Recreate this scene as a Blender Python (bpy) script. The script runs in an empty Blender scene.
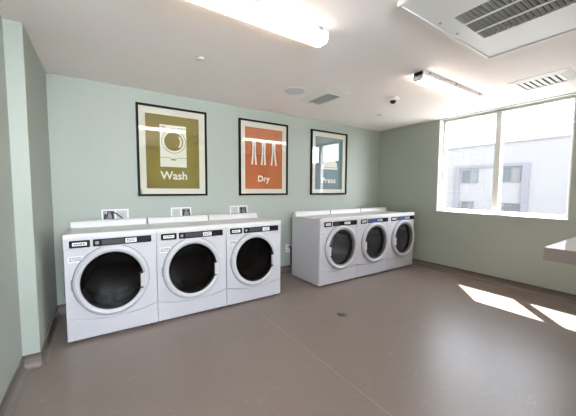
import bpy, bmesh, math, random
from mathutils import Vector, Matrix
random.seed(4)
S = bpy.context.scene
COL = S.collection
PI = math.pi

# ------------------------------------------------------------------ dimensions
H = 2.401        # ceiling
L = 4.903        # pier face (left)
LB = 5.0         # left wall nearer the camera
RY = -4.75        # wall behind the camera
W = 0.686        # machine width
WY0, WY1, WZ0, WZ1 = -1.15, -2.70, 0.952, 2.392
WT = 0.20        # outer wall thickness

# ------------------------------------------------------------------ materials
def mat(name, color, rough=0.5, metal=0.0, spec=0.5, noise=0.0, nscale=20.0, bump=0.0, bscale=200.0,
        emit=None, estr=0.0, coat=0.0):
    m = bpy.data.materials.new(name); m.use_nodes = True
    nt = m.node_tree; b = nt.nodes['Principled BSDF']
    b.inputs['Base Color'].default_value = (*color, 1)
    b.inputs['Roughness'].default_value = rough
    b.inputs['Metallic'].default_value = metal
    b.inputs['Specular IOR Level'].default_value = spec
    b.inputs['Coat Weight'].default_value = coat
    tc = nt.nodes.new('ShaderNodeTexCoord')
    if noise:
        n = nt.nodes.new('ShaderNodeTexNoise'); n.inputs['Scale'].default_value = nscale
        n.inputs['Detail'].default_value = 4
        nt.links.new(tc.outputs['Object'], n.inputs['Vector'])
        mx = nt.nodes.new('ShaderNodeMix'); mx.data_type = 'RGBA'
        mx.inputs[6].default_value = (*[c*(1-noise) for c in color], 1)
        mx.inputs[7].default_value = (*[min(1, c*(1+noise)) for c in color], 1)
        nt.links.new(n.outputs['Fac'], mx.inputs[0]); nt.links.new(mx.outputs[2], b.inputs['Base Color'])
    if bump:
        n = nt.nodes.new('ShaderNodeTexNoise'); n.inputs['Scale'].default_value = bscale
        n.inputs['Detail'].default_value = 3
        nt.links.new(tc.outputs['Object'], n.inputs['Vector'])
        bp = nt.nodes.new('ShaderNodeBump'); bp.inputs['Strength'].default_value = bump
        bp.inputs['Distance'].default_value = 0.002
        nt.links.new(n.outputs['Fac'], bp.inputs['Height']); nt.links.new(bp.outputs['Normal'], b.inputs['Normal'])
    if emit:
        b.inputs['Emission Color'].default_value = (*emit, 1); b.inputs['Emission Strength'].default_value = estr
    return m

def glass_mat(name, tint, ior=1.5, rough=0.0, boost=0.0):
    m = bpy.data.materials.new(name); m.use_nodes = True
    nt = m.node_tree; nt.nodes.clear()
    out = nt.nodes.new('ShaderNodeOutputMaterial'); mix = nt.nodes.new('ShaderNodeMixShader')
    tr = nt.nodes.new('ShaderNodeBsdfTransparent'); gl = nt.nodes.new('ShaderNodeBsdfGlossy')
    f0 = ((ior-1)/(ior+1))**2+boost
    fr = nt.nodes.new('ShaderNodeLayerWeight'); fr.inputs['Blend'].default_value = 0.5
    pw = nt.nodes.new('ShaderNodeMath'); pw.operation = 'POWER'; pw.inputs[1].default_value = 5
    nt.links.new(fr.outputs['Facing'], pw.inputs[0])
    tr.inputs['Color'].default_value = (*tint, 1)
    gl.inputs['Roughness'].default_value = rough
    ma = nt.nodes.new('ShaderNodeMath'); ma.operation = 'MULTIPLY_ADD'; ma.inputs[1].default_value = 1-f0; ma.inputs[2].default_value = f0
    nt.links.new(pw.outputs[0], ma.inputs[0])
    nt.links.new(ma.outputs[0], mix.inputs[0]); nt.links.new(tr.outputs[0], mix.inputs[1])
    nt.links.new(gl.outputs[0], mix.inputs[2]); nt.links.new(mix.outputs[0], out.inputs['Surface'])
    return m

M = {}
M['wall'] = mat('sage_wall_paint', (0.375, 0.41, 0.362), 0.55, noise=0.02, nscale=3, bump=0.25, bscale=260)
M['ceiling'] = mat('ceiling_paint', (0.93, 0.86, 0.83), 0.75, noise=0.015, nscale=2, bump=0.4, bscale=160)
M['cove'] = mat('vinyl_cove', (0.19, 0.155, 0.135), 0.4, noise=0.05, nscale=12)
M['cap'] = mat('baseboard_cap_strip', (0.12, 0.105, 0.095), 0.45)
M['enamel'] = mat('white_enamel', (0.56, 0.55, 0.575), 0.28, spec=0.5)
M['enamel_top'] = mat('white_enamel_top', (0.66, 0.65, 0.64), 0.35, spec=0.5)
M['plastic'] = mat('white_door_plastic', (0.55, 0.545, 0.565), 0.32)
M['grey'] = mat('grey_plastic', (0.22, 0.22, 0.23), 0.4)
M['lightgrey'] = mat('light_grey_plastic', (0.5, 0.51, 0.54), 0.4)
M['seam'] = mat('dark_seam', (0.03, 0.03, 0.03), 0.6)
M['black'] = mat('black_gloss_panel', (0.012, 0.012, 0.014), 0.22)
M['charcoal'] = mat('charcoal_display', (0.06, 0.06, 0.065), 0.25)
M['blue'] = mat('blue_gloss_panel', (0.07, 0.085, 0.24), 0.25)  # even blue for the longer dryer display panels
M['paper'] = mat('white_paper', (0.78, 0.78, 0.76), 0.6)
M['ink'] = mat('printed_ink', (0.12, 0.12, 0.14), 0.6)
M['steel'] = mat('galvanised_steel', (0.5, 0.5, 0.5), 0.35, metal=1.0)
M['door_glass_dark'] = glass_mat('dark_door_glass', (0.065, 0.065, 0.07), 1.5)
M['door_glass_grey'] = glass_mat('grey_door_glass', (0.72, 0.73, 0.74), 1.5)
M['frame'] = mat('black_frame_wood', (0.006, 0.006, 0.006), 0.5, spec=0.15)
M['mat'] = mat('ivory_mat_board', (0.80, 0.745, 0.65), 0.8, bump=0.1)
M['olive'] = mat('olive_print', (0.27, 0.20, 0.03), 0.8, noise=0.04, nscale=5)
M['rust'] = mat('rust_print', (0.58, 0.16, 0.05), 0.8, noise=0.04, nscale=5)
M['teal'] = mat('slate_blue_print', (0.15, 0.235, 0.275), 0.8, noise=0.04, nscale=5)
M['cream'] = mat('cream_print', (0.85, 0.82, 0.74), 0.8)
M['pegbrown'] = mat('brown_print', (0.16, 0.05, 0.03), 0.8)  # brown printed line between the peg halves
M['pic_glass'] = glass_mat('picture_glass', (0.97, 0.98, 0.97), 1.6, 0.0, 0.02)
M['win_glass'] = glass_mat('window_glass', (0.97, 0.985, 0.98), 1.45)
M['win_frame'] = mat('white_window_frame', (0.74, 0.74, 0.72), 0.4)
M['lens'] = mat('fixture_lens', (0.8, 0.78, 0.72), 0.4, emit=(1.0, 0.86, 0.73), estr=8.0)
M['housing'] = mat('fixture_housing', (0.78, 0.78, 0.82), 0.4)
M['dim_edge'] = mat('dim_lens_edge_tan', (0.62, 0.46, 0.30), 0.5)
M['white_metal'] = mat('white_painted_metal', (0.78, 0.775, 0.75), 0.4)
M['vent_dark'] = mat('vent_dark', (0.035, 0.035, 0.03), 0.7)
M['vent_grey'] = mat('vent_grey', (0.46, 0.46, 0.43), 0.6)
M['vent_light'] = mat('pale_grey_grille', (0.66, 0.66, 0.62), 0.6)
M['speaker'] = mat('speaker_mesh', (0.62, 0.62, 0.66), 0.6, bump=0.6, bscale=700)
M['laminate'] = mat('grey_laminate', (0.36, 0.315, 0.29), 0.03, noise=0.03, nscale=6, coat=0.3)
M['white_laminate'] = mat('white_laminate', (0.72, 0.71, 0.73), 0.08, coat=0.3)
M['rubber'] = mat('black_rubber', (0.015, 0.015, 0.015), 0.5)
M['facade'] = mat('facade_render', (0.118, 0.111, 0.108), 0.9, noise=0.03, nscale=0.5)
M['facade_band'] = mat('facade_band', (0.086, 0.079, 0.088), 0.9)
M['facade_glass'] = mat('facade_window_glass', (0.035, 0.04, 0.042), 0.7)
M['facade_frame'] = mat('facade_window_frame', (0.06, 0.062, 0.066), 0.7)
M['facade_curtain'] = mat('facade_curtain', (0.075, 0.075, 0.07), 0.9)
M['ground'] = mat('outside_paving', (0.22, 0.21, 0.20), 0.9, noise=0.1, nscale=1)
M['drumhole'] = None

# drum: perforated steel
def drum_material():
    m = bpy.data.materials.new('perforated_drum_steel'); m.use_nodes = True
    nt = m.node_tree; b = nt.nodes['Principled BSDF']
    b.inputs['Metallic'].default_value = 0.7; b.inputs['Roughness'].default_value = 0.38
    tc = nt.nodes.new('ShaderNodeTexCoord'); v = nt.nodes.new('ShaderNodeTexVoronoi')
    v.inputs['Scale'].default_value = 28; v.inputs['Randomness'].default_value = 0.15
    nt.links.new(tc.outputs['Object'], v.inputs['Vector'])
    cr = nt.nodes.new('ShaderNodeValToRGB')
    cr.color_ramp.elements[0].position = 0.16; cr.color_ramp.elements[0].color = (0.03, 0.03, 0.03, 1)
    cr.color_ramp.elements[1].position = 0.22; cr.color_ramp.elements[1].color = (0.42, 0.42, 0.43, 1)
    nt.links.new(v.outputs['Distance'], cr.inputs[0]); nt.links.new(cr.outputs[0], b.inputs['Base Color'])
    return m
M['drum'] = drum_material()

def floor_material():
    m = bpy.data.materials.new('taupe_vinyl_floor'); m.use_nodes = True
    nt = m.node_tree; b = nt.nodes['Principled BSDF']
    tc = nt.nodes.new('ShaderNodeTexCoord')
    n1 = nt.nodes.new('ShaderNodeTexNoise'); n1.inputs['Scale'].default_value = 2.2; n1.inputs['Detail'].default_value = 6
    nt.links.new(tc.outputs['Object'], n1.inputs['Vector'])
    mp = nt.nodes.new('ShaderNodeMapping'); mp.inputs['Scale'].default_value = (1.0, 5.0, 1)
    mp.inputs['Rotation'].default_value = (0, 0, 0.9)
    nt.links.new(tc.outputs['Object'], mp.inputs['Vector'])
    n2 = nt.nodes.new('ShaderNodeTexNoise'); n2.inputs['Scale'].default_value = 1.6; n2.inputs['Detail'].default_value = 2
    n2.inputs['Distortion'].default_value = 1.2
    nt.links.new(mp.outputs[0], n2.inputs['Vector'])
    mx = nt.nodes.new('ShaderNodeMix'); mx.data_type = 'RGBA'
    mx.inputs[6].default_value = (0.205, 0.162, 0.140, 1); mx.inputs[7].default_value = (0.25, 0.198, 0.172, 1)
    nt.links.new(n1.outputs['Fac'], mx.inputs[0])
    # fine pale scuff lines
    cr = nt.nodes.new('ShaderNodeValToRGB'); e = cr.color_ramp.elements
    e[0].position = 0.496; e[0].color = (0, 0, 0, 1); e[1].position = 0.5; e[1].color = (1, 1, 1, 1)
    e2 = cr.color_ramp.elements.new(0.504); e2.color = (0, 0, 0, 1)
    nt.links.new(n2.outputs['Fac'], cr.inputs[0])
    ms = nt.nodes.new('ShaderNodeMath'); ms.operation = 'MULTIPLY'; ms.inputs[1].default_value = 0.3
    nt.links.new(cr.outputs[0], ms.inputs[0])
    mx2 = nt.nodes.new('ShaderNodeMix'); mx2.data_type = 'RGBA'
    mx2.inputs[7].default_value = (0.45, 0.41, 0.38, 1)
    nt.links.new(ms.outputs[0], mx2.inputs[0]); nt.links.new(mx.outputs[2], mx2.inputs[6])
    nt.links.new(mx2.outputs[2], b.inputs['Base Color'])
    # roughness variation
    mr = nt.nodes.new('ShaderNodeMapRange'); mr.inputs[3].default_value = 0.29; mr.inputs[4].default_value = 0.42
    nt.links.new(n1.outputs['Fac'], mr.inputs[0]); nt.links.new(mr.outputs[0], b.inputs['Roughness'])
    n3 = nt.nodes.new('ShaderNodeTexNoise'); n3.inputs['Scale'].default_value = 240
    nt.links.new(tc.outputs['Object'], n3.inputs['Vector'])
    bp = nt.nodes.new('ShaderNodeBump'); bp.inputs['Strength'].default_value = 0.12; bp.inputs['Distance'].default_value = 0.001
    nt.links.new(n3.outputs['Fac'], bp.inputs['Height']); nt.links.new(bp.outputs['Normal'], b.inputs['Normal'])
    return m
M['floor'] = floor_material()

# ------------------------------------------------------------------ helpers
def new_bm(): return bmesh.new()

def box(bm, x0, x1, y0, y1, z0, z1):
    vs = [bm.verts.new((x, y, z)) for x in (x0, x1) for y in (y0, y1) for z in (z0, z1)]
    for f in ((0, 1, 3, 2), (4, 6, 7, 5), (0, 4, 5, 1), (2, 3, 7, 6), (0, 2, 6, 4), (1, 5, 7, 3)):
        bm.faces.new([vs[i] for i in f])
    return bm

def prism(bm, pts, y0, y1):
    """polygon in XZ, extruded along Y"""
    a = [bm.verts.new((x, y0, z)) for x, z in pts]; b = [bm.verts.new((x, y1, z)) for x, z in pts]
    n = len(pts)
    bm.faces.new(a); bm.faces.new(b[::-1])
    for i in range(n):
        j = (i+1) % n
        bm.faces.new((a[i], b[i], b[j], a[j]))
    return bm

def rrect(x0, x1, z0, z1, r, n=5):
    p = []
    for cx, cz, a0 in ((x1-r, z1-r, 0), (x0+r, z1-r, 90), (x0+r, z0+r, 180), (x1-r, z0+r, 270)):
        for k in range(n+1):
            a = math.radians(a0+90*k/n); p.append((cx+r*math.cos(a), cz+r*math.sin(a)))
    return p

def ellipse(cx, cz, rx, rz, n=48, a0=0, a1=2*PI):
    return [(cx+rx*math.cos(a0+(a1-a0)*k/n), cz+rz*math.sin(a0+(a1-a0)*k/n)) for k in range(n + (0 if a1-a0 > 6.28 else 1))]

def lathe_y(bm, cx, cz, prof, sx=1.0, sz=1.0, n=64, closed=False):
    """revolve (r, y) about the Y axis through (cx, cz)"""
    rings = []
    for r, y in prof:
        if r < 1e-6: rings.append([bm.verts.new((cx, y, cz))])
        else: rings.append([bm.verts.new((cx+r*sx*math.cos(2*PI*k/n), y, cz+r*sz*math.sin(2*PI*k/n))) for k in range(n)])
    m = len(rings)
    for i in range(m if closed else m-1):
        a, b = rings[i], rings[(i+1) % m]
        for k in range(n):
            j = (k+1) % n
            if len(a) == 1 and len(b) == 1: continue
            if len(a) == 1: bm.faces.new((a[0], b[k], b[j]))
            elif len(b) == 1: bm.faces.new((a[k], b[0], a[j]))
            else: bm.faces.new((a[k], b[k], b[j], a[j]))
    return bm

def lathe_z(bm, cx, cy, prof, n=40):
    rings = []
    for r, z in prof:
        if r < 1e-6: rings.append([bm.verts.new((cx, cy, z))])
        else: rings.append([bm.verts.new((cx+r*math.cos(2*PI*k/n), cy+r*math.sin(2*PI*k/n), z)) for k in range(n)])
    for a, b in zip(rings, rings[1:]):
        for k in range(n):
            j = (k+1) % n
            if len(a) == 1: bm.faces.new((a[0], b[k], b[j]))
            elif len(b) == 1: bm.faces.new((a[k], b[0], a[j]))
            else: bm.faces.new((a[k], b[k], b[j], a[j]))
    return bm

def tube(bm, pts, r, n=10):
    pts = [Vector(p) for p in pts]; rings = []
    # resample with Catmull-Rom
    q = []
    for i in range(len(pts)-1):
        p0 = pts[max(i-1, 0)]; p1 = pts[i]; p2 = pts[i+1]; p3 = pts[min(i+2, len(pts)-1)]
        for s in range(8):
            t = s/8
            q.append(0.5*((2*p1)+(-p0+p2)*t+(2*p0-5*p1+4*p2-p3)*t*t+(-p0+3*p1-3*p2+p3)*t**3))
    q.append(pts[-1])
    nrm = None
    for i, p in enumerate(q):
        d = (q[min(i+1, len(q)-1)]-q[max(i-1, 0)]).normalized()
        if nrm is None:
            nrm = d.orthogonal().normalized()
        nrm = (nrm-d*nrm.dot(d)).normalized(); bn = d.cross(nrm)
        rings.append([bm.verts.new(p+(nrm*math.cos(2*PI*k/n)+bn*math.sin(2*PI*k/n))*r) for k in range(n)])
    for a, b in zip(rings, rings[1:]):
        for k in range(n): bm.faces.new((a[k], a[(k+1) % n], b[(k+1) % n], b[k]))
    bm.faces.new(rings[0][::-1]); bm.faces.new(rings[-1])
    return bm

def obj(name, bm, m, parent=None, bevel=0.0, smooth=False, segs=2):
    bmesh.ops.recalc_face_normals(bm, faces=bm.faces)
    if smooth:
        for f in bm.faces: f.smooth = True
    me = bpy.data.meshes.new(name); bm.to_mesh(me); bm.free()
    if smooth:
        me.set_sharp_from_angle(angle=math.radians(38))
    me.materials.append(m)
    o = bpy.data.objects.new(name, me); COL.objects.link(o)
    if parent: o.parent = parent
    if bevel:
        b = o.modifiers.new('bevel', 'BEVEL'); b.width = bevel; b.segments = segs; b.limit_method = 'ANGLE'
        b.angle_limit = math.radians(40)
    return o

def thing(name, label, cat, loc=(0, 0, 0), rz=0, group=None):
    o = bpy.data.objects.new(name, None); COL.objects.link(o); o.empty_display_size = 0.05
    o.location = loc; o.rotation_euler = (0, 0, rz)
    return tag(o, label, cat, group)

def tag(o, label, cat, group=None):
    o['label'] = label; o['category'] = cat
    if group: o['group'] = group
    return o

def struct(name, bm, m, parent=None, bevel=0.0):
    o = obj(name, bm, m, parent, bevel)
    if not parent: o['kind'] = 'structure'
    return o

def text_obj(name, body, size, x, z, y, m, parent, width=None, height=None, bold=0.012, thick=0.0006):
    cu = bpy.data.curves.new(name, 'FONT'); cu.body = body; cu.size = size
    cu.offset = bold*size; cu.extrude = thick; cu.resolution_u = 4
    t = bpy.data.objects.new(name, cu); COL.objects.link(t)
    dg = bpy.context.evaluated_depsgraph_get(); dg.update()
    me = bpy.data.meshes.new_from_object(t.evaluated_get(dg))
    bpy.data.objects.remove(t); bpy.data.curves.remove(cu)
    xs = [v.co.x for v in me.vertices]; ys = [v.co.y for v in me.vertices]
    w = max(xs)-min(xs); h = max(ys)-min(ys)
    sx = width/w if width else 1; sy = height/h if height else sx
    x0 = min(xs); y0 = min(ys)
    for v in me.vertices:
        a, b, c = v.co
        v.co = (x+(a-x0)*sx, y-c, z+(b-y0)*sy)
    me.materials.clear(); me.materials.append(m)
    o = bpy.data.objects.new(name, me); COL.objects.link(o); o.parent = parent
    return o

# ------------------------------------------------------------------ setting
T = 0.2
struct('floor', box(new_bm(), -LB-T, WT, RY-T, T, -0.15, 0), M['floor'])
struct('ceiling', box(new_bm(), -LB-T, WT, RY-T, T, H, H+0.25), M['ceiling'])
struct('wall_back', box(new_bm(), -LB-T, WT, 0, T, 0, H), M['wall'])
DX0, DX1, DZ0, DZ = -4.93, -3.66, 1.25, 2.36
bm = box(new_bm(), -LB-T, DX0, RY-T, RY, 0, H)
box(bm, DX1, WT, RY-T, RY, 0, H); box(bm, DX0, DX1, RY-T, RY, DZ, H); box(bm, DX0, DX1, RY-T, RY, 0, DZ0)
struct('wall_front', bm, M['wall'])
fill_win = bpy.data.objects.new('added_fill_window', None); COL.objects.link(fill_win); fill_win['kind'] = 'structure'  # unseen high window, added behind the camera to light the back wall
bm = new_bm(); f = 0.04
box(bm, DX0, DX0+f, RY-0.12, RY-0.06, DZ0, DZ); box(bm, DX1-f, DX1, RY-0.12, RY-0.06, DZ0, DZ)
box(bm, DX0+f, DX1-f, RY-0.12, RY-0.06, DZ-f, DZ); box(bm, DX0+f, DX1-f, RY-0.12, RY-0.06, DZ0, DZ0+f)
obj('window_frame', bm, M['win_frame'], fill_win, 0.003)
obj('window_pane', box(new_bm(), DX0+f, DX1-f, RY-0.092, RY-0.088, DZ0+f, DZ-f), M['win_glass'], fill_win)
bm = new_bm()
pl = [(-LB-T, 0), (-L, 0), (-L, -0.985), (-LB, -0.985), (-LB, RY), (-LB-T, RY)]
a = [bm.verts.new((x, y, 0)) for x, y in pl]; b = [bm.verts.new((x, y, H)) for x, y in pl]
bm.faces.new(a); bm.faces.new(b[::-1])
for i in range(6):
    j = (i+1) % 6; bm.faces.new((a[i], b[i], b[j], a[j]))
struct('wall_left', bm, M['wall'], bevel=0.004)
# right wall with the window opening
bm = new_bm()
box(bm, 0, WT, RY, 0, 0, WZ0)
box(bm, 0, WT, RY, 0, WZ1, H)
box(bm, 0, WT, WY0, 0, WZ0, WZ1)
box(bm, 0, WT, RY, WY1, WZ0, WZ1)
struct('wall_right', bm, M['wall'])

# coved baseboards: lip + cap strip
def base(name, p, q, nrm):
    """p->q along the wall foot, nrm = direction into the room"""
    p = Vector((*p, 0)); q = Vector((*q, 0)); nv = Vector((*nrm, 0))
    prof = [(0, 0), (0.050, 0), (0.040, 0.0015), (0.026, 0.006), (0.014, 0.016), (0.007, 0.030), (0.005, 0.045), (0.005, 0.092), (0, 0.092)]
    bm = new_bm()
    A = [bm.verts.new(p+nv*d+Vector((0, 0, z))) for d, z in prof]
    B = [bm.verts.new(q+nv*d+Vector((0, 0, z))) for d, z in prof]
    bm.faces.new(A); bm.faces.new(B[::-1])
    for i in range(len(prof)):
        j = (i+1) % len(prof); bm.faces.new((A[i], B[i], B[j], A[j]))
    o = struct(name, bm, M['cove'])
    bm = new_bm()
    prof = [(0, 0.078), (0.009, 0.078), (0.009, 0.100), (0, 0.103)]
    A = [bm.verts.new(p+nv*d+Vector((0, 0, z))) for d, z in prof]
    B = [bm.verts.new(q+nv*d+Vector((0, 0, z))) for d, z in prof]
    bm.faces.new(A); bm.faces.new(B[::-1])
    for i in range(4):
        j = (i+1) % 4; bm.faces.new((A[i], B[i], B[j], A[j]))
    struct('cap_strip', bm, M['cap'], o)
base('baseboard_back', (-L, 0), (0, 0), (0, -1))
base('baseboard_right', (0, 0), (0, RY), (-1, 0))
base('baseboard_left', (-L, 0), (-L, -0.985), (1, 0))
base('baseboard_pier', (-L, -0.985), (-LB, -0.985), (0, -1))
base('baseboard_side', (-LB, -0.985), (-LB, RY), (1, 0))
base('baseboard_front', (-LB, RY), (0, RY), (0, 1))

# floor weld seam
bm = new_bm()
box(bm, -3.155, -3.150, RY, -0.85, 0, 0.0008)
struct('trim_2', bm, mat('floor_weld', (0.33, 0.28, 0.25), 0.5))

# window
win = thing('window_1', 'w', 'w'); del win['label']; del win['category']; win['kind'] = 'structure'
FX0, FX1 = 0.11, 0.175
fw_ = 0.045
bm = new_bm()
box(bm, FX0, FX1, WY1, WY1+fw_, WZ0, WZ1); box(bm, FX0, FX1, WY0-fw_, WY0, WZ0, WZ1)
box(bm, FX0, FX1, WY1+fw_, WY0-fw_, WZ0, WZ0+fw_); box(bm, FX0, FX1, WY1+fw_, WY0-fw_, WZ1-0.03, WZ1)
obj('window_frame', bm, M['win_frame'], win, 0.003)
obj('mullion', box(new_bm(), FX0-0.03, FX1, -1.962, -1.892, WZ0+fw_, WZ1-0.03), M['win_frame'], win, 0.003)
obj('jamb_lining', box(box(new_bm(), 0.002, FX0, WY0-0.012, WY0, WZ0, WZ1), 0.002, FX0, WY1, WY1+0.012, WZ0, WZ1), M['win_frame'], win)
obj('window_sill', box(new_bm(), -0.012, FX0, WY1, WY0, WZ0, WZ0+0.006), M['win_frame'], win, 0.003)
obj('window_pane', box(new_bm(), 0.148, 0.152, -1.892, WY0-fw_, WZ0+fw_, WZ1-0.03), M['win_glass'], win)
obj('window_pane', box(new_bm(), 0.148, 0.152, WY1+fw_, -1.962, WZ0+fw_, WZ1-0.03), M['win_glass'], win)
# outside: eave over the window, ground, opposite building
g = struct('ground', box(new_bm(), WT+0.3, 80, -60, 80, -4.3, -4.0), M['ground'])

FXB = 30.0
bl = thing('apartment_building', 'pale lavender apartment building with framed block of windows, outside the window', 'building', (FXB+4, 9, -4))
def bobj(n, bm, m, p): 
    bmesh.ops.translate(bm, verts=bm.verts, vec=(-FXB-4, -9, 4)); return obj(n, bm, m, p)
bobj('facade', box(new_bm(), FXB, FXB+8, -75, 45, -4, 6.05), M['facade'], bl)
bobj('parapet', box(new_bm(), FXB-0.12, FXB+0.2, -75, 45, 6.05, 6.2), M['facade'], bl)
bm = new_bm()
box(bm, FXB-0.14, FXB, 12.75, 13.2, -4, 3.95); box(bm, FXB-0.14, FXB, 6.4, 6.95, -4, 3.95); box(bm, FXB-0.14, FXB, 6.95, 12.75, 3.68, 3.95)
bobj('raised_band', bm, M['facade_band'], bl)
def bwin(y0, y1, z0, z1, curtain):
    bm = new_bm(); t = 0.07
    box(bm, FXB-0.08, FXB, y0, y0+t, z0, z1); box(bm, FXB-0.08, FXB, y1-t, y1, z0, z1)
    box(bm, FXB-0.08, FXB, y0+t, y1-t, z0, z0+t); box(bm, FXB-0.08, FXB, y0+t, y1-t, z1-t, z1)
    ym = (y0+y1)/2
    box(bm, FXB-0.07, FXB, ym-.03, ym+.03, z0+t, z1-t)
    f = bobj('window', bm, M['facade_frame'], bl)
    bobj('pane', box(new_bm(), FXB-0.03, FXB-0.01, ym+.03, y1-t, z0+t, z1-t), M['facade_glass'], f)
    bobj('pane', box(new_bm(), FXB-0.03, FXB-0.01, y0+t, ym-.03, z0+t, z1-t), M['facade_curtain'] if curtain else M['facade_glass'], f)
bwin(10.85, 12.5, 2.05, 3.5, True)
bwin(7.1, 8.6, 2.1, 3.62, True)
bwin(11.2, 12.45, -1.25, 0.0, True)
bwin(7.0, 8.45, -1.15, -0.02, False)

# ------------------------------------------------------------------ washers and dryers
def front_panel_mesh(ztop, arc, hole, y0, y1):
    """front skin with an elliptical hole and a curved lower edge; arc(x)->z; hole=(cx,cz,rx,rz)"""
    cx, cz, rx, rz = hole; g = 0.003
    bnd = []
    n = 24
    x0, x1 = -W/2+g, W/2-g
    for k in range(n+1): bnd.append((x1-(x1-x0)*k/n, ztop))           # top, right to left
    for k in range(1, n): bnd.append((x0, ztop+(arc(x0)-ztop)*k/n))   # left side down
    for k in range(n+1): x = x0+(x1-x0)*k/n; bnd.append((x, arc(x)))  # bottom left to right
    for k in range(1, n): bnd.append((x1, arc(x1)+(ztop-arc(x1))*k/n))
    bm = new_bm(); m = len(bnd)
    hp = []
    for x, z in bnd:
        a = math.atan2((z-cz)/rz, (x-cx)/rx); hp.append((cx+rx*math.cos(a), cz+rz*math.sin(a)))
    O0 = [bm.verts.new((x, y0, z)) for x, z in bnd]; I0 = [bm.verts.new((x, y0, z)) for x, z in hp]
    O1 = [bm.verts.new((x, y1, z)) for x, z in bnd]; I1 = [bm.verts.new((x, y1, z)) for x, z in hp]
    for i in range(m):
        j = (i+1) % m
        bm.faces.new((O0[i], O0[j], I0[j], I0[i])); bm.faces.new((O1[i], I1[i], I1[j], O1[j]))
        bm.faces.new((O0[i], O1[i], O1[j], O0[j])); bm.faces.new((I0[i], I0[j], I1[j], I1[i]))
    return bm

def machine(name, label, cat, group, depth, dryer):
    """local origin: centre of the base; front face at y=-depth/2"""
    t = thing(name, label, cat, group=group)
    F = -depth/2; B = depth/2; hw = W/2
    en = M['enamel']
    hx, hz = (0.385-hw, 0.505) if dryer else (0.335-hw, 0.497)
    # cabinet shell (open at the front), 12 mm walls
    bm = new_bm(); g = 0.0015
    box(bm, -hw+g, -hw+0.012, F+0.02, B, 0.022, 0.885); box(bm, hw-0.012, hw-g, F+0.02, B, 0.022, 0.885)
    box(bm, -hw+0.012, hw-0.012, B-0.012, B, 0.022, 0.885); box(bm, -hw+0.012, hw-0.012, F+0.02, B-0.012, 0.022, 0.034)
    obj('cabinet', bm, en, t)
    for sx in (-1, 1):
        for sy in (-1, 1):
            obj('foot', lathe_z(new_bm(), sx*(hw-0.05), sy*(depth/2-0.06), [(0, 0), (0.02, 0), (0.022, 0.006), (0.012, 0.01), (0.012, 0.022), (0, 0.022)], 16), M['rubber'], t)
    if dryer: arc = lambda x: 0.205+0.03*((x)/hw)**2*0+0.032*(x/hw)**2-0.016
    else: arc = lambda x: 0.172+0.052*(abs(x)/hw)**2.2
    obj('front_panel', front_panel_mesh(0.789, arc, (hx, hz, 0.225, 0.25), F, F+0.018), en, t, 0.002)
    bm = new_bm(); n = 24; pts = [(-hw+0.003, 0.026), (hw-0.003, 0.026)]
    for k in range(n+1): x = hw-0.003-(W-0.006)*k/n; pts.append((x, arc(x)-0.005))
    obj('kick_panel', prism(bm, pts, F+0.001, F+0.018), en, t, 0.002)
    obj('gap_backing', box(new_bm(), -hw+0.02, hw-0.02, F+0.019, F+0.022, 0.04, 0.24), M['seam'], t)
    # top deck with front lip, shallow dish and rear ledge
    tp = obj('top_panel', box(new_bm(), -hw+0.0015, hw-0.0015, F-0.003, B, 0.8865, 0.9), M['enamel_top'], t, 0.004)
    bm = new_bm()
    # rolled front lip
    prof = [(F-0.006, 0.879), (F-0.008, 0.900), (F-0.004, 0.913), (F+0.008, 0.9185), (F+0.05, 0.9165), (F+0.06, 0.9001), (F+0.0, 0.8795)]
    A = [bm.verts.new((-hw+0.0015, y, z)) for y, z in prof]; Bv = [bm.verts.new((hw-0.0015, y, z)) for y, z in prof]
    bm.faces.new(A); bm.faces.new(Bv[::-1])
    for i in range(len(prof)):
        j = (i+1) % len(prof); bm.faces.new((A[i], Bv[i], Bv[j], A[j]))
    obj('top_lip', bm, M['enamel_top'], tp)
    bm = new_bm()
    prof = [(B-0.085, 0.9), (B-0.07, 0.955), (B-0.062, 0.963), (B-0.0, 0.963), (B-0.0, 0.9)]
    A = [bm.verts.new((-hw+0.012, y, z)) for y, z in prof]; Bv = [bm.verts.new((hw-0.003, y, z)) for y, z in prof]
    bm.faces.new(A); bm.faces.new(Bv[::-1])
    for i in range(len(prof)):
        j = (i+1) % len(prof); bm.faces.new((A[i], Bv[i], Bv[j], A[j]))
    obj('rear_ledge', bm, M['enamel_top'], t, 0.003)
    # control fascia
    cp = obj('control_panel', prism(new_bm(), rrect(-hw+0.002, hw-0.002, 0.792, 0.8785, 0.004), F-0.006, F+0.014), en, t, 0.0015)
    z0, z1 = 0.803, 0.864
    y1 = F-0.006
    def pan(nm, x0, x1, za, zb, m, yy, th, par, r=0.01):
        return obj(nm, prism(new_bm(), rrect(x0-hw, x1-hw, za, zb, r), yy-th, yy), m, par)
    if dryer:
        a_ = pan('badge_plate', 0.070, 0.205, 0.800, 0.862, M['black'], y1, 0.003, cp)
        b_ = pan('display_panel', 0.222, 0.674, 0.800, 0.862, M['black'], y1, 0.003, cp)
        return t, F, hw, hx, hz, cp, pan, y1, a_, b_
    a_ = pan('badge_plate', 0.040, 0.181, z0, z1, M['black'], y1, 0.003, cp)
    b_ = pan('display_panel', 0.200, 0.645, z0, z1, M['black'], y1, 0.003, cp)
    return t, F, hw, hx, hz, cp, pan, y1, a_, b_

def marks(name, x0, x1, z0, z1, rows, y, m, parent, seed):
    rr = random.Random(seed); bm = new_bm()
    rh = (z1-z0)/rows
    for i in range(rows):
        x = x0; za = z1-(i+0.8)*rh; zb = z1-(i+0.25)*rh
        while x < x1-0.004:
            w = min(rr.uniform(0.006, 0.018), x1-x)
            box(bm, x, x+w, y-0.0006, y, za, zb); x += w+0.004
    return obj(name, bm, m, parent)

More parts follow.
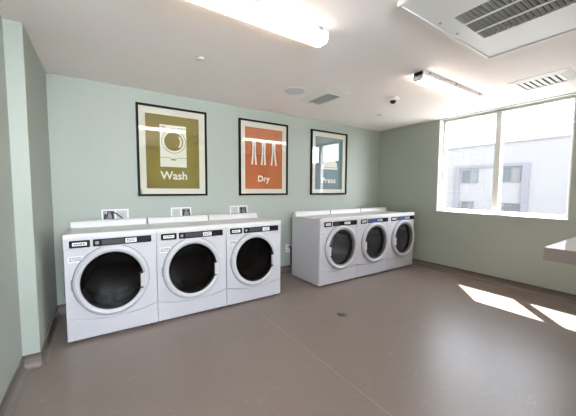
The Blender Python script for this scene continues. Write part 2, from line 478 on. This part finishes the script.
def door_common(t, F, hx, hz, dryer, hw):
    rx, rz = (0.285, 0.305) if not dryer else (0.288, 0.300)
    gr = 0.240 if not dryer else 0.246
    k = rz/rx
    # dark gap ring behind door edge
    d = obj('door', lathe_y(new_bm(), hx, hz, [(gr-0.006, F-0.002), (gr-0.004, F-0.026), (gr+0.004, F-0.034), (gr+0.018, F-0.040), (rx-0.010, F-0.034),
                                               (rx-0.002, F-0.022), (rx, F-0.004), (rx-0.012, F-0.0005)], 1, k, 72, closed=True), M['plastic'], t, smooth=True)
    obj('door_gap', lathe_y(new_bm(), hx, hz, [(rx-0.004, F-0.0002), (rx-0.004, F-0.003), (rx+0.003, F-0.003), (rx+0.003, F-0.0002)], 1, k, 72, closed=True), M['seam'], d, smooth=True)
    obj('inner_bezel', lathe_y(new_bm(), hx, hz, [(gr-0.006, F-0.0015), (gr-0.006, F-0.028), (gr-0.018 if dryer else gr-0.010, F-0.024), (gr-0.018 if dryer else gr-0.012, F-0.0015)], 1, k, 72, closed=True),
        M['charcoal'] if not dryer else M['grey'], d, smooth=True)
    gm = M['door_glass_dark'] if not dryer else M['door_glass_grey']
    rg = gr-0.008 if not dryer else gr-0.016
    obj('door_glass', lathe_y(new_bm(), hx, hz, [(rg, F-0.020), (rg*0.86, F-0.024), (rg*0.6, F-0.0275), (rg*0.3, F-0.0295), (0, F-0.030)], 1, k, 64), gm, d, smooth=True)
    # drum behind the glass
    dm = obj('drum', lathe_y(new_bm(), hx, hz, [(0.215, F+0.03), (0.265, F+0.06), (0.265, F+0.42), (0.2, F+0.44), (0.0, F+0.44)], 1, 1.0, 64), M['drum'], t, smooth=True)
    for q in range(3):
        a = q*2*PI/3+0.5; bm = new_bm()
        c = Vector((hx+0.245*math.cos(a), 0, hz+0.245*math.sin(a)))
        box(bm, c.x-0.02, c.x+0.02, F+0.1, F+0.40, c.z-0.02, c.z+0.02)
        obj('baffle', bm, M['lightgrey'], dm, 0.006)
    # dark gasket between front hole and drum
    obj('gasket', lathe_y(new_bm(), hx, hz, [(0.224, F+0.005), (0.205, F+0.012), (0.214, F+0.055), (0.224, F+0.055)], 1, 1.08, 64, closed=True), M['rubber'], t, smooth=True)
    # handle notch (right on washers, left on dryers)
    s = 1 if not dryer else -1
    xh = hx+s*(gr-0.004)
    pts = [(xh-s*0.026, hz-0.058-0.03), (xh+s*0.016, hz-0.070-0.03), (xh+s*0.022, hz+0.070-0.03), (xh-s*0.026, hz+0.058-0.03)]
    h = obj('door_handle', prism(new_bm(), pts, F-0.044, F-0.018), M['plastic'], d, 0.004)
    for q in (-1, 1):
        bm = new_bm(); box(bm, *sorted((xh-s*0.036, xh-s*0.004)), F-0.040, F-0.030, hz-0.03+q*0.066-0.007, hz-0.03+q*0.066+0.007)
        obj('handle_recess', bm, M['rubber'], d)
    hxx = hx-s*(rx+0.002)
    obj('hinge', prism(new_bm(), rrect(hxx-0.007, hxx+0.007, hz-0.045, hz+0.045, 0.004), F-0.010, F-0.0005), M['grey'], t, 0.002)

def make_washer(label):
    t, F, hw, hx, hz, cp, pan, y1, a_, b_ = machine('washing_machine', label, 'washing machine', 'washing machines in the left-hand row', 0.68, False)
    bp = pan('badge', 0.062, 0.158, 0.820, 0.847, M['paper'], y1-0.003, 0.0012, a_, 0.002)
    marks('badge_lettering', 0.070-hw, 0.150-hw, 0.822, 0.846, 1, y1-0.0042, M['ink'], bp, 3)
    pan('display_screen', 0.262, 0.428, 0.812, 0.856, M['charcoal'], y1-0.003, 0.0012, b_, 0.003)
    pan('dial_button', 0.215, 0.243, 0.820, 0.846, M['grey'], y1-0.003, 0.004, b_, 0.010)
    st = pan('price_sticker', 0.436, 0.524, 0.813, 0.853, M['paper'], y1-0.003, 0.0010, b_, 0.002)
    marks('printed_marks', 0.446-hw, 0.514-hw, 0.820, 0.848, 2, y1-0.004, M['ink'], st, 9)
    st = pan('instruction_sticker', 0.028, 0.128, 0.683, 0.733, M['paper'], F, 0.0008, t, 0.002)
    marks('printed_marks', 0.036-hw, 0.122-hw, 0.690, 0.728, 3, F-0.0008, M['ink'], st, 5)
    door_common(t, F, hx, hz, False, hw)
    return t

def make_dryer(label, screen_len, seed):
    t, F, hw, hx, hz, cp, pan, y1, a_, b_ = machine('tumble_dryer', label, 'tumble dryer', 'tumble dryers in a row', 0.635, True)
    bp = pan('badge', 0.092, 0.184, 0.817, 0.846, M['paper'], y1-0.003, 0.0012, a_, 0.002)
    marks('badge_lettering', 0.100-hw, 0.176-hw, 0.820, 0.843, 1, y1-0.0042, M['ink'], bp, 3)
    pan('display_screen', 0.235, 0.30+0.24*screen_len, 0.806, 0.856, M['blue'] if screen_len > .3 else M['charcoal'], y1-0.003, 0.0012, b_, 0.003)
    st = pan('price_sticker', 0.43, 0.54, 0.816, 0.848, M['paper'] if screen_len < 0.5 else M['lightgrey'], y1-0.0042, 0.0010, b_, 0.002)
    marks('printed_marks', 0.44-hw, 0.53-hw, 0.820, 0.845, 1, y1-0.0052, M['ink'], st, seed)
    st = pan('instruction_sticker', 0.020, 0.105, 0.700, 0.735, M['paper'], F, 0.0008, t, 0.002)
    marks('printed_marks', 0.027-hw, 0.100-hw, 0.703, 0.732, 2, F-0.0008, M['ink'], st, seed+1)
    door_common(t, F, hx, hz, True, hw)
    return t

def copy_tree(o, parent=None):
    c = o.copy(); COL.objects.link(c)
    if parent: c.parent = parent
    for ch in list(o.children): copy_tree(ch, c)
    return c

wl = ['white front-loading washing machine at the left end of the row, nearest the left wall',
      'white front-loading washing machine in the middle of the left-hand row of three',
      'white front-loading washing machine at the right end of its row, beside the gap']
w0 = make_washer(wl[0])
for i in range(3):
    o = w0 if i == 0 else copy_tree(w0)
    o.location = (-4.768+(i+.5)*W, -0.766+0.34, 0); o['label'] = wl[i]
dl = ['white tumble dryer with its side exposed, left one of the dryers beside the gap',
      'white tumble dryer standing between two other tumble dryers',
      'white tumble dryer at the right end of the row by the right wall']
for i in range(3):
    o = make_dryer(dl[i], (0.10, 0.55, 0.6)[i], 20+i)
    o.location = (-2.164+(i+.5)*W, -0.8396+0.3175, 0)

# ------------------------------------------------------------------ framed posters
FW, FH, FZ = 0.79, 1.043, 1.2035
def poster(x, label, pm):
    t = thing('framed_poster', label, 'picture', (x+FW/2, 0, FZ), 0, 'framed posters on the back wall')
    h = FW/2; f = 0.024
    bm = new_bm()
    box(bm, -h, -h+f, -0.032, -0.001, 0, FH); box(bm, h-f, h, -0.032, -0.001, 0, FH)
    box(bm, -h+f, h-f, -0.032, -0.001, 0, f); box(bm, -h+f, h-f, -0.032, -0.001, FH-f, FH)
    obj('frame', bm, M['frame'], t)
    obj('mat_board', box(new_bm(), -h+f, h-f, -0.016, -0.003, f, FH-f), M['mat'], t)
    p = obj('print', box(new_bm(), -h+0.092, h-0.097, -0.0172, -0.016, 0.088, 0.944), pm, t)
    obj('glass', box(new_bm(), -h+f, h-f, -0.0255, -0.0235, f, FH-f), M['pic_glass'], t)
    return t, p, h
Y0 = -0.0172
def flat(nm, pts, m, par, lvl=1, holes=None):
    return obj(nm, prism(new_bm(), pts, Y0-0.0006*lvl, Y0-0.0006*(lvl-1)), m, par)
R_ = lambda x0, x1, z0, z1: [(x0, z0), (x1, z0), (x1, z1), (x0, z1)]
# Wash
t, p, h = poster(-4.1464, 'black-framed olive green poster reading Wash with a white washer drawing', M['olive'])
ic = flat('washer_drawing', R_(.242-h, .540-h, .345, .835), M['cream'], p)
cx, cz = .395-h, .645
flat('drawing_line', ellipse(cx, cz, .137, .137), M['olive'], ic, 2)
flat('drawing_ring', ellipse(cx, cz, .131, .131), M['cream'], ic, 3)
flat('drawing_drum', ellipse(cx, cz, .108, .108), M['olive'], ic, 4)
bm = new_bm(); arc = ellipse(cx, cz, .094, .094, 14, -0.75, 0.75)+ellipse(cx-0.012, cz, .082, .094, 14, 0.75, -0.75)
prism(bm, arc, Y0-0.0030, Y0-0.0024); obj('drawing_highlight', bm, M['cream'], ic)
bm = new_bm()
for a in ((.242, .540, .775, .779), (.242, .352, .452, .457), (.430, .540, .452, .457), (.352, .430, .440, .445), (.36, .42, .424, .436),
          (.262, .30, .80, .812), (.375, .415, .80, .805), (.44, .455, .80, .812), (.465, .48, .80, .812), (.49, .505, .80, .812), (.512, .524, .80, .812)):
    box(bm, a[0]-h, a[1]-h, Y0-0.0013, Y0-0.0006, a[2], a[3])
obj('drawing_lines', bm, M['olive'], ic)
text_obj('lettering', 'Wash', 0.13, .238-h, .194, Y0-0.0002, M['cream'], p, .304, .098, 0.02)
# Dry
t, p, h = poster(-2.9145, 'black-framed rust orange poster reading Dry with three white clothes pegs', M['rust'])
for (xa, xb, xt0, xt1) in ((.200, .262, .212, .244), (.352, .408, .362, .400), (.512, .592, .532, .562)):
    g = .017
    pg = None
    for s, xbm, xtp in ((0, xa, xt0), (1, xb, xt1)):
        xm = (xt0+xt1)/2+(-.013 if s == 0 else .013)
        pts = [(xbm-g-h, .43), (xbm+g*.6-h, .43), (xm+g*.75-h, .63), (xtp+g-h, .765), (xtp-g-h, .765), (xm-g*.75-h, .63)]
        o = flat('peg_drawing' if pg is None else 'peg_half', pts, M['cream'], p if pg is None else pg)
        pg = pg or o
    xm = (xt0+xt1)/2
    flat('peg_spring', R_(xm-.026-h, xm+.026-h, .655, .672), M['cream'], pg, 2)
    flat('peg_gap', R_(xm-.004-h, xm+.004-h, .56, .70), M['pegbrown'], pg, 3)
text_obj('lettering', 'Dry', 0.13, .289-h, .188-.022, Y0-0.0002, M['cream'], p, .194, .112, 0.02)
# Press
t, p, h = poster(-1.6765, 'black-framed slate blue poster reading Press, reflecting the window', M['teal'])
pts = [(.21, .42), (.58, .42), (.56, .53), (.50, .60), (.40, .63), (.33, .60), (.25, .50)]
ic = flat('iron_drawing', [(a-h, b) for a, b in pts], M['cream'], p)
flat('drawing_line', R_(.215-h, .575-h, .450, .456), M['teal'], ic, 2)
bm = new_bm()
box(bm, .33-h, .55-h, Y0-0.0006, Y0, .69, .72); box(bm, .52-h, .55-h, Y0-0.0006, Y0, .59, .69); box(bm, .33-h, .36-h, Y0-0.0006, Y0, .615, .69)
obj('iron_handle_drawing', bm, M['cream'], p)
text_obj('lettering', 'Press', 0.13, .232-h, .192, Y0-0.0002, M['cream'], p, .305, .090, 0.02)

# ------------------------------------------------------------------ recessed washer outlet boxes, power outlet
def outlet_box(x0, x1, label, variant):
    xc = (x0+x1)/2; w = (x1-x0)/2
    t = thing('washer_outlet_box', label, 'outlet box', (xc, 0, 0.925), 0, 'washer outlet boxes on the back wall')
    z1 = 1.062-0.925
    bm = new_bm(); f = 0.016
    for a in ((-w, -w+f, 0, z1), (w-f, w, 0, z1), (-f*.6, f*.6, 0, z1), (-w+f, -f*.6, z1-f, z1), (f*.6, w-f, z1-f, z1), (-w+f, -f*.6, 0, f), (f*.6, w-f, 0, f)):
        box(bm, a[0], a[1], -0.010, -0.001, a[2], a[3])
    obj('face_frame', bm, M['white_metal'], t)
    dark = (-w+f, -f*.6); lite = (f*.6, w-f)
    if variant: dark, lite = lite, dark
    obj('valve_recess', box(new_bm(), dark[0], dark[1], -0.004, -0.001, f, z1-f), M['grey'], t)
    so = obj('socket_plate', box(new_bm(), lite[0]+.004, lite[1]-.004, -0.006, -0.001, f+.004, z1-f-.004), M['lightgrey'], t)
    xm = (lite[0]+lite[1])/2
    obj('socket', box(new_bm(), xm-.022, xm+.022, -0.009, -0.006, .045, z1-.04), M['vent_grey'], so)
    dm = (dark[0]+dark[1])/2
    for s in (-1, 1):
        v = obj('valve', lathe_y(new_bm(), dm+s*.028, .095, [(0, -.03), (.013, -.03), (.013, -.004), (0, -.004)], 1, 1, 16), M['rubber'] if variant or s > 0 else M['steel'], t)
        obj('hose', tube(new_bm(), [(dm+s*.028, -.03, .095), (dm+s*.035, -.036, .06), (dm+s*.04, -.037, .0), (dm+s*.04, -.036, -.08)], .0085), M['rubber'], v)
    if not variant:
        obj('power_lead', tube(new_bm(), [(dm-.02, -.035, .05), (dm, -.045, .115), (dm+.06, -.045, .098), (xm-.03, -.04, .07), (xm+.02, -.036, .015), (xm+.02, -.036, -.06)], .006), M['rubber'], t)
outlet_box(-4.50, -4.245, 'white recessed outlet box with black hoses, behind the leftmost washing machine', 0)
outlet_box(-3.80, -3.56, 'white recessed outlet box on the wall behind the middle washing machine', 1)
outlet_box(-3.05, -2.79, 'white recessed outlet box behind the washing machine beside the gap', 1)
t = thing('power_outlet', 'small white power outlet low on the back wall beside the dryers', 'power outlet', (-2.105, 0, 0.315))
obj('face_plate', prism(new_bm(), rrect(-.036, .036, 0, .118, .005), -.007, -.001), M['white_metal'], t)
for z in (.033, .085):
    s_ = obj('socket', prism(new_bm(), rrect(-.017, .017, z-.015, z+.015, .008), -.009, -.007), M['lightgrey'], t)
c = obj('electrical_cable', tube(new_bm(), [(-2.085, -.012, .400), (-2.075, -.045, .385), (-2.065, -.05, .30), (-2.07, -.055, .16), (-2.04, -.07, .04), (-1.98, -.12, .012)], .011), M['rubber'])
tag(c, 'black dryer cable hanging from the white power outlet on the back wall', 'cable')

# ------------------------------------------------------------------ ceiling items
def fixture(x0, x1, yc, label):
    ln = x1-x0; xc = (x0+x1)/2
    t = thing('strip_light', label, 'ceiling light', (xc, yc, H), 0, 'linear strip lights on the ceiling')
    h = ln/2; z = -0.001
    obj('housing', box(new_bm(), -h, h, -0.045, 0.045, -0.038, z), M['housing'], t, 0.002)
    prof = [(-0.046, -0.038), (-0.048, -0.050), (-0.044, -0.068), (-0.030, -0.080), (0.030, -0.080), (0.044, -0.068), (0.048, -0.050), (0.046, -0.038)]
    bm = new_bm()
    A = [bm.verts.new((-h+0.012, y, zz)) for y, zz in prof]; Bv = [bm.verts.new((h-0.012, y, zz)) for y, zz in prof]
    for i in range(len(prof)-1): bm.faces.new((A[i], Bv[i], Bv[i+1], A[i+1]))
    bm.faces.new(A); bm.faces.new(Bv[::-1]); bm.faces.new((A[0], A[-1], Bv[-1], Bv[0]))
    obj('lens', bm, M['lens'], t, smooth=True)
    obj('side_rail', box(new_bm(), -h, h, 0.0485, 0.0525, -0.081, -0.075), M['dim_edge'], t, 0.001)  # tan colour stands in for the dimmer far edge of the lens
    obj('side_rail', box(new_bm(), -h, h, -0.0525, -0.0455, -0.040, z), M['housing'], t, 0.001)
    for s in (-1, 1):
        bm = new_bm()
        pr = [(-0.047, -0.001)]+[(a*1.03, b*1.02) for a, b in prof]+[(0.047, -0.001)]
        A = [bm.verts.new((s*h, y, zz)) for y, zz in pr]; Bv = [bm.verts.new((s*(h-0.012), y, zz)) for y, zz in pr]
        bm.faces.new(A); bm.faces.new(Bv[::-1])
        for i in range(len(pr)):
            j = (i+1) % len(pr); bm.faces.new((A[i], Bv[i], Bv[j], A[j]))
        obj('end_cap', bm, M['housing'], t)
    for s in (-.82, 0.0, .88):
        obj('mounting_clip', box(new_bm(), s*h-.015, s*h+.015, -0.056, -0.0525, -0.016, z), M['grey'], t)
    return t
fixture(-4.36, -3.13, -2.012, 'glowing linear strip light on the ceiling in front of the washing machines')
fixture(-1.97, -0.77, -2.012, 'glowing linear strip light on the ceiling near the window')

fixture(-4.93, -3.78, -4.2, 'added fill strip light on the ceiling behind the viewpoint, nearest the left wall')  # out of view, added to brighten the back wall
fixture(-1.99, -1.12, -4.2, 'added fill strip light on the ceiling above the folding counter')  # second unseen strip light, also added for fill

# access panel with air-conditioning grille
t = thing('ceiling_cassette', 'large white ceiling air-conditioning panel with grey louvred grille', 'air conditioner', (-2.394, -3.12, H))
hx_, hy_ = 0.606, 0.603
bm = new_bm(); gx0, gx1, gy0, gy1 = -0.21, 0.225, -0.47, 0.475
zb = -0.022
for a in ((-hx_, gx0, -hy_, hy_), (gx1, hx_, -hy_, hy_), (gx0, gx1, gy1, hy_), (gx0, gx1, -hy_, gy0)):
    box(bm, a[0], a[1], a[2], a[3], zb, -0.001)
obj('face_panel', bm, M['white_metal'], t)
bm = new_bm(); e = 0.02
for a in ((-hx_, -hx_+e, -hy_, hy_), (hx_-e, hx_, -hy_, hy_), (-hx_+e, hx_-e, hy_-e, hy_), (-hx_+e, hx_-e, -hy_, -hy_+e)):
    box(bm, a[0], a[1], a[2], a[3], zb-0.008, zb)
obj('edge_trim', bm, M['white_metal'], t, 0.003)
gr = obj('intake_grille', box(new_bm(), gx0, gx1, gy0, gy1, -0.004, -0.001), M['vent_dark'], t)
bm = new_bm()
n = 33
for k in range(n):
    y = gy0+(k+0.5)*(gy1-gy0)/n
    vs = [bm.verts.new((x, y+dy, z)) for x in (gx0, gx1) for dy, z in ((-0.0085, -0.006), (0.006, -0.021), (0.0075, -0.0195), (-0.007, -0.0045))]
    bm.faces.new(vs[0:4]); bm.faces.new(vs[4:8][::-1])
    for i in range(4):
        j = (i+1) % 4; bm.faces.new((vs[i], vs[4+i], vs[4+j], vs[j]))
obj('louvres', bm, M['vent_grey'], gr)
bm = new_bm()
for x in (-0.068, 0.092): box(bm, x-0.007, x+0.007, gy0, gy1, -0.024, -0.018)
obj('grille_bars', bm, M['white_metal'], gr)
for x, y in ((-hx_+0.05, hy_-0.30), (-hx_+0.05, 0.0), (0.0, hy_-0.05), (-0.22, hy_-0.05)):
    obj('latch_screw', lathe_z(new_bm(), x, y, [(0, zb-0.004), (0.009, zb-0.004), (0.010, zb), (0, zb)], 14), M['vent_grey'], t)

def vent(name, label, x0, x1, y0, y1, ix0, ix1, iy0, iy1, slats_along_x, n, dark, slatm):
    xc, yc = (x0+x1)/2, (y0+y1)/2
    t = thing(name, label, 'ceiling vent', (xc, yc, H))
    bm = new_bm()
    o = [(x0, y0), (x1, y0), (x1, y1), (x0, y1)]; i_ = [(ix0, iy0), (ix1, iy0), (ix1, iy1), (ix0, iy1)]
    O0 = [bm.verts.new((a-xc, b-yc, -0.001)) for a, b in o]; O1 = [bm.verts.new((a-xc, b-yc, -0.005)) for a, b in o]
    I1 = [bm.verts.new((a-xc, b-yc, -0.018)) for a, b in i_]; I0 = [bm.verts.new((a-xc, b-yc, -0.001)) for a, b in i_]
    for k in range(4):
        j = (k+1) % 4
        bm.faces.new((O0[k], O0[j], O1[j], O1[k])); bm.faces.new((O1[k], O1[j], I1[j], I1[k])); bm.faces.new((I1[k], I1[j], I0[j], I0[k])); bm.faces.new((I0[k], I0[j], O0[j], O0[k]))
    obj('frame', bm, M['white_metal'], t)
    obj('backing', box(new_bm(), ix0-xc, ix1-xc, iy0-yc, iy1-yc, -0.003, -0.001), dark, t)
    bm = new_bm()
    lo, hi = (iy0-yc, iy1-yc) if slats_along_x else (ix0-xc, ix1-xc)
    st = (hi-lo)/n
    for k in range(n):
        c = lo+(k+0.5)*st
        pr = ((-st*.42, -0.014), (-st*.34, -0.016), (st*.42, -0.0065), (st*.34, -0.0045))
        if slats_along_x: vs = [bm.verts.new((x, c+d, z)) for x in (ix0-xc, ix1-xc) for d, z in pr]
        else: vs = [bm.verts.new((c+d, y, z)) for y in (iy0-yc, iy1-yc) for d, z in pr]
        bm.faces.new(vs[0:4]); bm.faces.new(vs[4:8])
        for i in range(4):
            j = (i+1) % 4; bm.faces.new((vs[i], vs[4+i], vs[4+j], vs[j]))
    obj('slats', bm, slatm, t)
vent('exhaust_vent', 'white-framed ceiling vent with grey grille near the round speaker', -2.385, -2.045, -1.20, -0.65, -2.30, -2.095, -1.11, -0.72, False, 12, M['vent_light'], M['vent_light'])
vent('air_register', 'white supply air register on the ceiling close to the window', -0.94, -0.50, -2.83, -2.36, -0.87, -0.58, -2.76, -2.42, True, 7, M['vent_dark'], M['white_metal'])

t = thing('ceiling_speaker', 'round pale grey speaker flush in the ceiling beside the grey vent', 'speaker', (-2.635, -0.93, H))
obj('grille', lathe_z(new_bm(), 0, 0, [(0, -0.006), (0.108, -0.005), (0.112, -0.003), (0.112, -0.001), (0, -0.001)]), M['speaker'], t, smooth=True)
obj('rim', lathe_z(new_bm(), 0, 0, [(0.113, -0.001), (0.113, -0.007), (0.118, -0.008), (0.124, -0.005), (0.125, -0.001)]), M['white_metal'], t, smooth=True)
t = thing('ceiling_camera', 'white dome security camera with a black lens on the ceiling', 'camera', (-1.50, -1.40, H))
obj('base', lathe_z(new_bm(), 0, 0, [(0, 0.0), (0.062, 0.0), (0.064, -0.014), (0.058, -0.026), (0.046, -0.034), (0, -0.034)]), M['white_metal'], t, smooth=True)
obj('dome', lathe_z(new_bm(), -0.006, 0.004, [(0.036, -0.034), (0.034, -0.050), (0.024, -0.062), (0.012, -0.067), (0, -0.068)]), M['black'], t, smooth=True)
for x, y, r, lb in ((-3.759, -1.139, 0.042, 'small round white sprinkler cover on the ceiling above the washers'),
                    (-1.005, -0.79, 0.040, 'small round white sprinkler cover near the security camera')):
    t = thing('ceiling_sprinkler', lb, 'sprinkler', (x, y, H), 0, 'sprinkler covers')
    obj('plate', lathe_z(new_bm(), 0, 0, [(0, -0.012), (r-0.004, -0.012), (r, -0.009), (r*.9, -0.006), (0, -0.006)]), M['white_metal'], t, smooth=True)
    obj('cup', lathe_z(new_bm(), 0, 0, [(r*.75, -0.006), (r*.8, 0.0), (0, 0.0)]), M['vent_grey'], t)

# ------------------------------------------------------------------ floor drain
t = thing('floor_drain', 'small round metal drain cover set in the floor', 'drain', (-2.457, -1.562, 0))
obj('rim', lathe_z(new_bm(), 0, 0, [(0.040, 0.0005), (0.040, 0.002), (0.052, 0.002), (0.054, 0.0005)]), mat('drain_rim', (0.07, 0.065, 0.06), 0.5), t)
gp = obj('grate', lathe_z(new_bm(), 0, 0, [(0, 0.0015), (0.040, 0.0015), (0.040, 0.0003)]), M['steel'], t)
bm = new_bm()
for k in range(8):
    a = k*PI/4; lathe_z(bm, 0.022*math.cos(a), 0.022*math.sin(a), [(0.0055, 0.0018), (0, 0.002)], 8)
obj('grate_holes', bm, M['rubber'], gp)

# ------------------------------------------------------------------ folding counter at the right
CZ = 0.86
t = thing('folding_counter', 'thick folding counter with pale glossy top and taupe edge, jutting in at the right edge', 'counter', (-0.9, -3.6, 0))
def tb(a): return [a[0]+0.9, a[1]+0.9, a[2]+3.6, a[3]+3.6, a[4], a[5]]
obj('worktop', box(new_bm(), *tb((-1.69, -0.52, -4.70, -2.925, CZ-0.098, CZ))), M['laminate'], t, 0.002)
obj('top_surface', box(new_bm(), *tb((-1.69, -0.52, -4.70, -2.925, CZ, CZ+0.0012))), M['white_laminate'], t)
obj('support_panel', box(new_bm(), *tb((-1.25, -0.95, -4.6, -3.55, 0, CZ-0.098))), M['laminate'], t, 0.002)

# ------------------------------------------------------------------ light
sun = bpy.data.lights.new('sun', 'SUN'); so = bpy.data.objects.new('sun', sun); COL.objects.link(so)
sd = Vector((-0.526, -0.470, -1.150)).normalized()
so.rotation_euler = sd.to_track_quat('-Z', 'Y').to_euler(); so.location = (5, 4, 9)
sun.energy = 26; sun.angle = math.radians(0.5); sun.color = (1, 0.96, 0.9)

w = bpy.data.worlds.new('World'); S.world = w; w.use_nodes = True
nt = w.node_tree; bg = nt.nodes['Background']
tc = nt.nodes.new('ShaderNodeTexCoord'); sp = nt.nodes.new('ShaderNodeSeparateXYZ'); cr = nt.nodes.new('ShaderNodeValToRGB')
nt.links.new(tc.outputs['Generated'], sp.inputs[0]); nt.links.new(sp.outputs[2], cr.inputs[0]); nt.links.new(cr.outputs[0], bg.inputs['Color'])
cr.color_ramp.elements[0].position = 0.0; cr.color_ramp.elements[0].color = (0.89, 0.925, 1.0, 1)
cr.color_ramp.elements[1].position = 0.9; cr.color_ramp.elements[1].color = (0.70, 0.81, 1.0, 1)
# sky boosted behind the camera, added to send fill through the rear window
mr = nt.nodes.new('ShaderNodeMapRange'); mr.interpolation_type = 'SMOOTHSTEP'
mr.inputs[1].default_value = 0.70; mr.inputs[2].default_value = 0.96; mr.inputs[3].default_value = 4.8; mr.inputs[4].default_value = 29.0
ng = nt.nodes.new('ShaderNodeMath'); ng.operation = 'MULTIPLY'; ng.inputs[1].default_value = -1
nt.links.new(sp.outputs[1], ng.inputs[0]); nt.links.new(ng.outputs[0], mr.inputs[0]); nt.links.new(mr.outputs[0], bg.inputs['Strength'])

# ------------------------------------------------------------------ camera
cam = bpy.data.cameras.new('camera'); co = bpy.data.objects.new('camera', cam); COL.objects.link(co)
cam.sensor_width = 36; cam.lens = 283.06/576*36; cam.clip_start = 0.02; cam.clip_end = 300
yaw, pitch, roll = 0.5848, 0.0675, 0.0053
fwd = Vector((math.sin(yaw)*math.cos(pitch), math.cos(yaw)*math.cos(pitch), -math.sin(pitch)))
r = Vector((math.cos(yaw), -math.sin(yaw), 0)); up = r.cross(fwd)
r, up = r*math.cos(roll)+up*math.sin(roll), up*math.cos(roll)-r*math.sin(roll)
m = Matrix((r, up, -fwd)).transposed().to_4x4(); m.translation = (-4.5012, -3.6273, 1.2949)
co.matrix_world = m
S.camera = co
S.view_settings.view_transform = 'Standard'; S.view_settings.look = 'None'
S.view_settings.gamma = 1; S.view_settings.use_curve_mapping = False
S.view_settings.exposure = 1.0
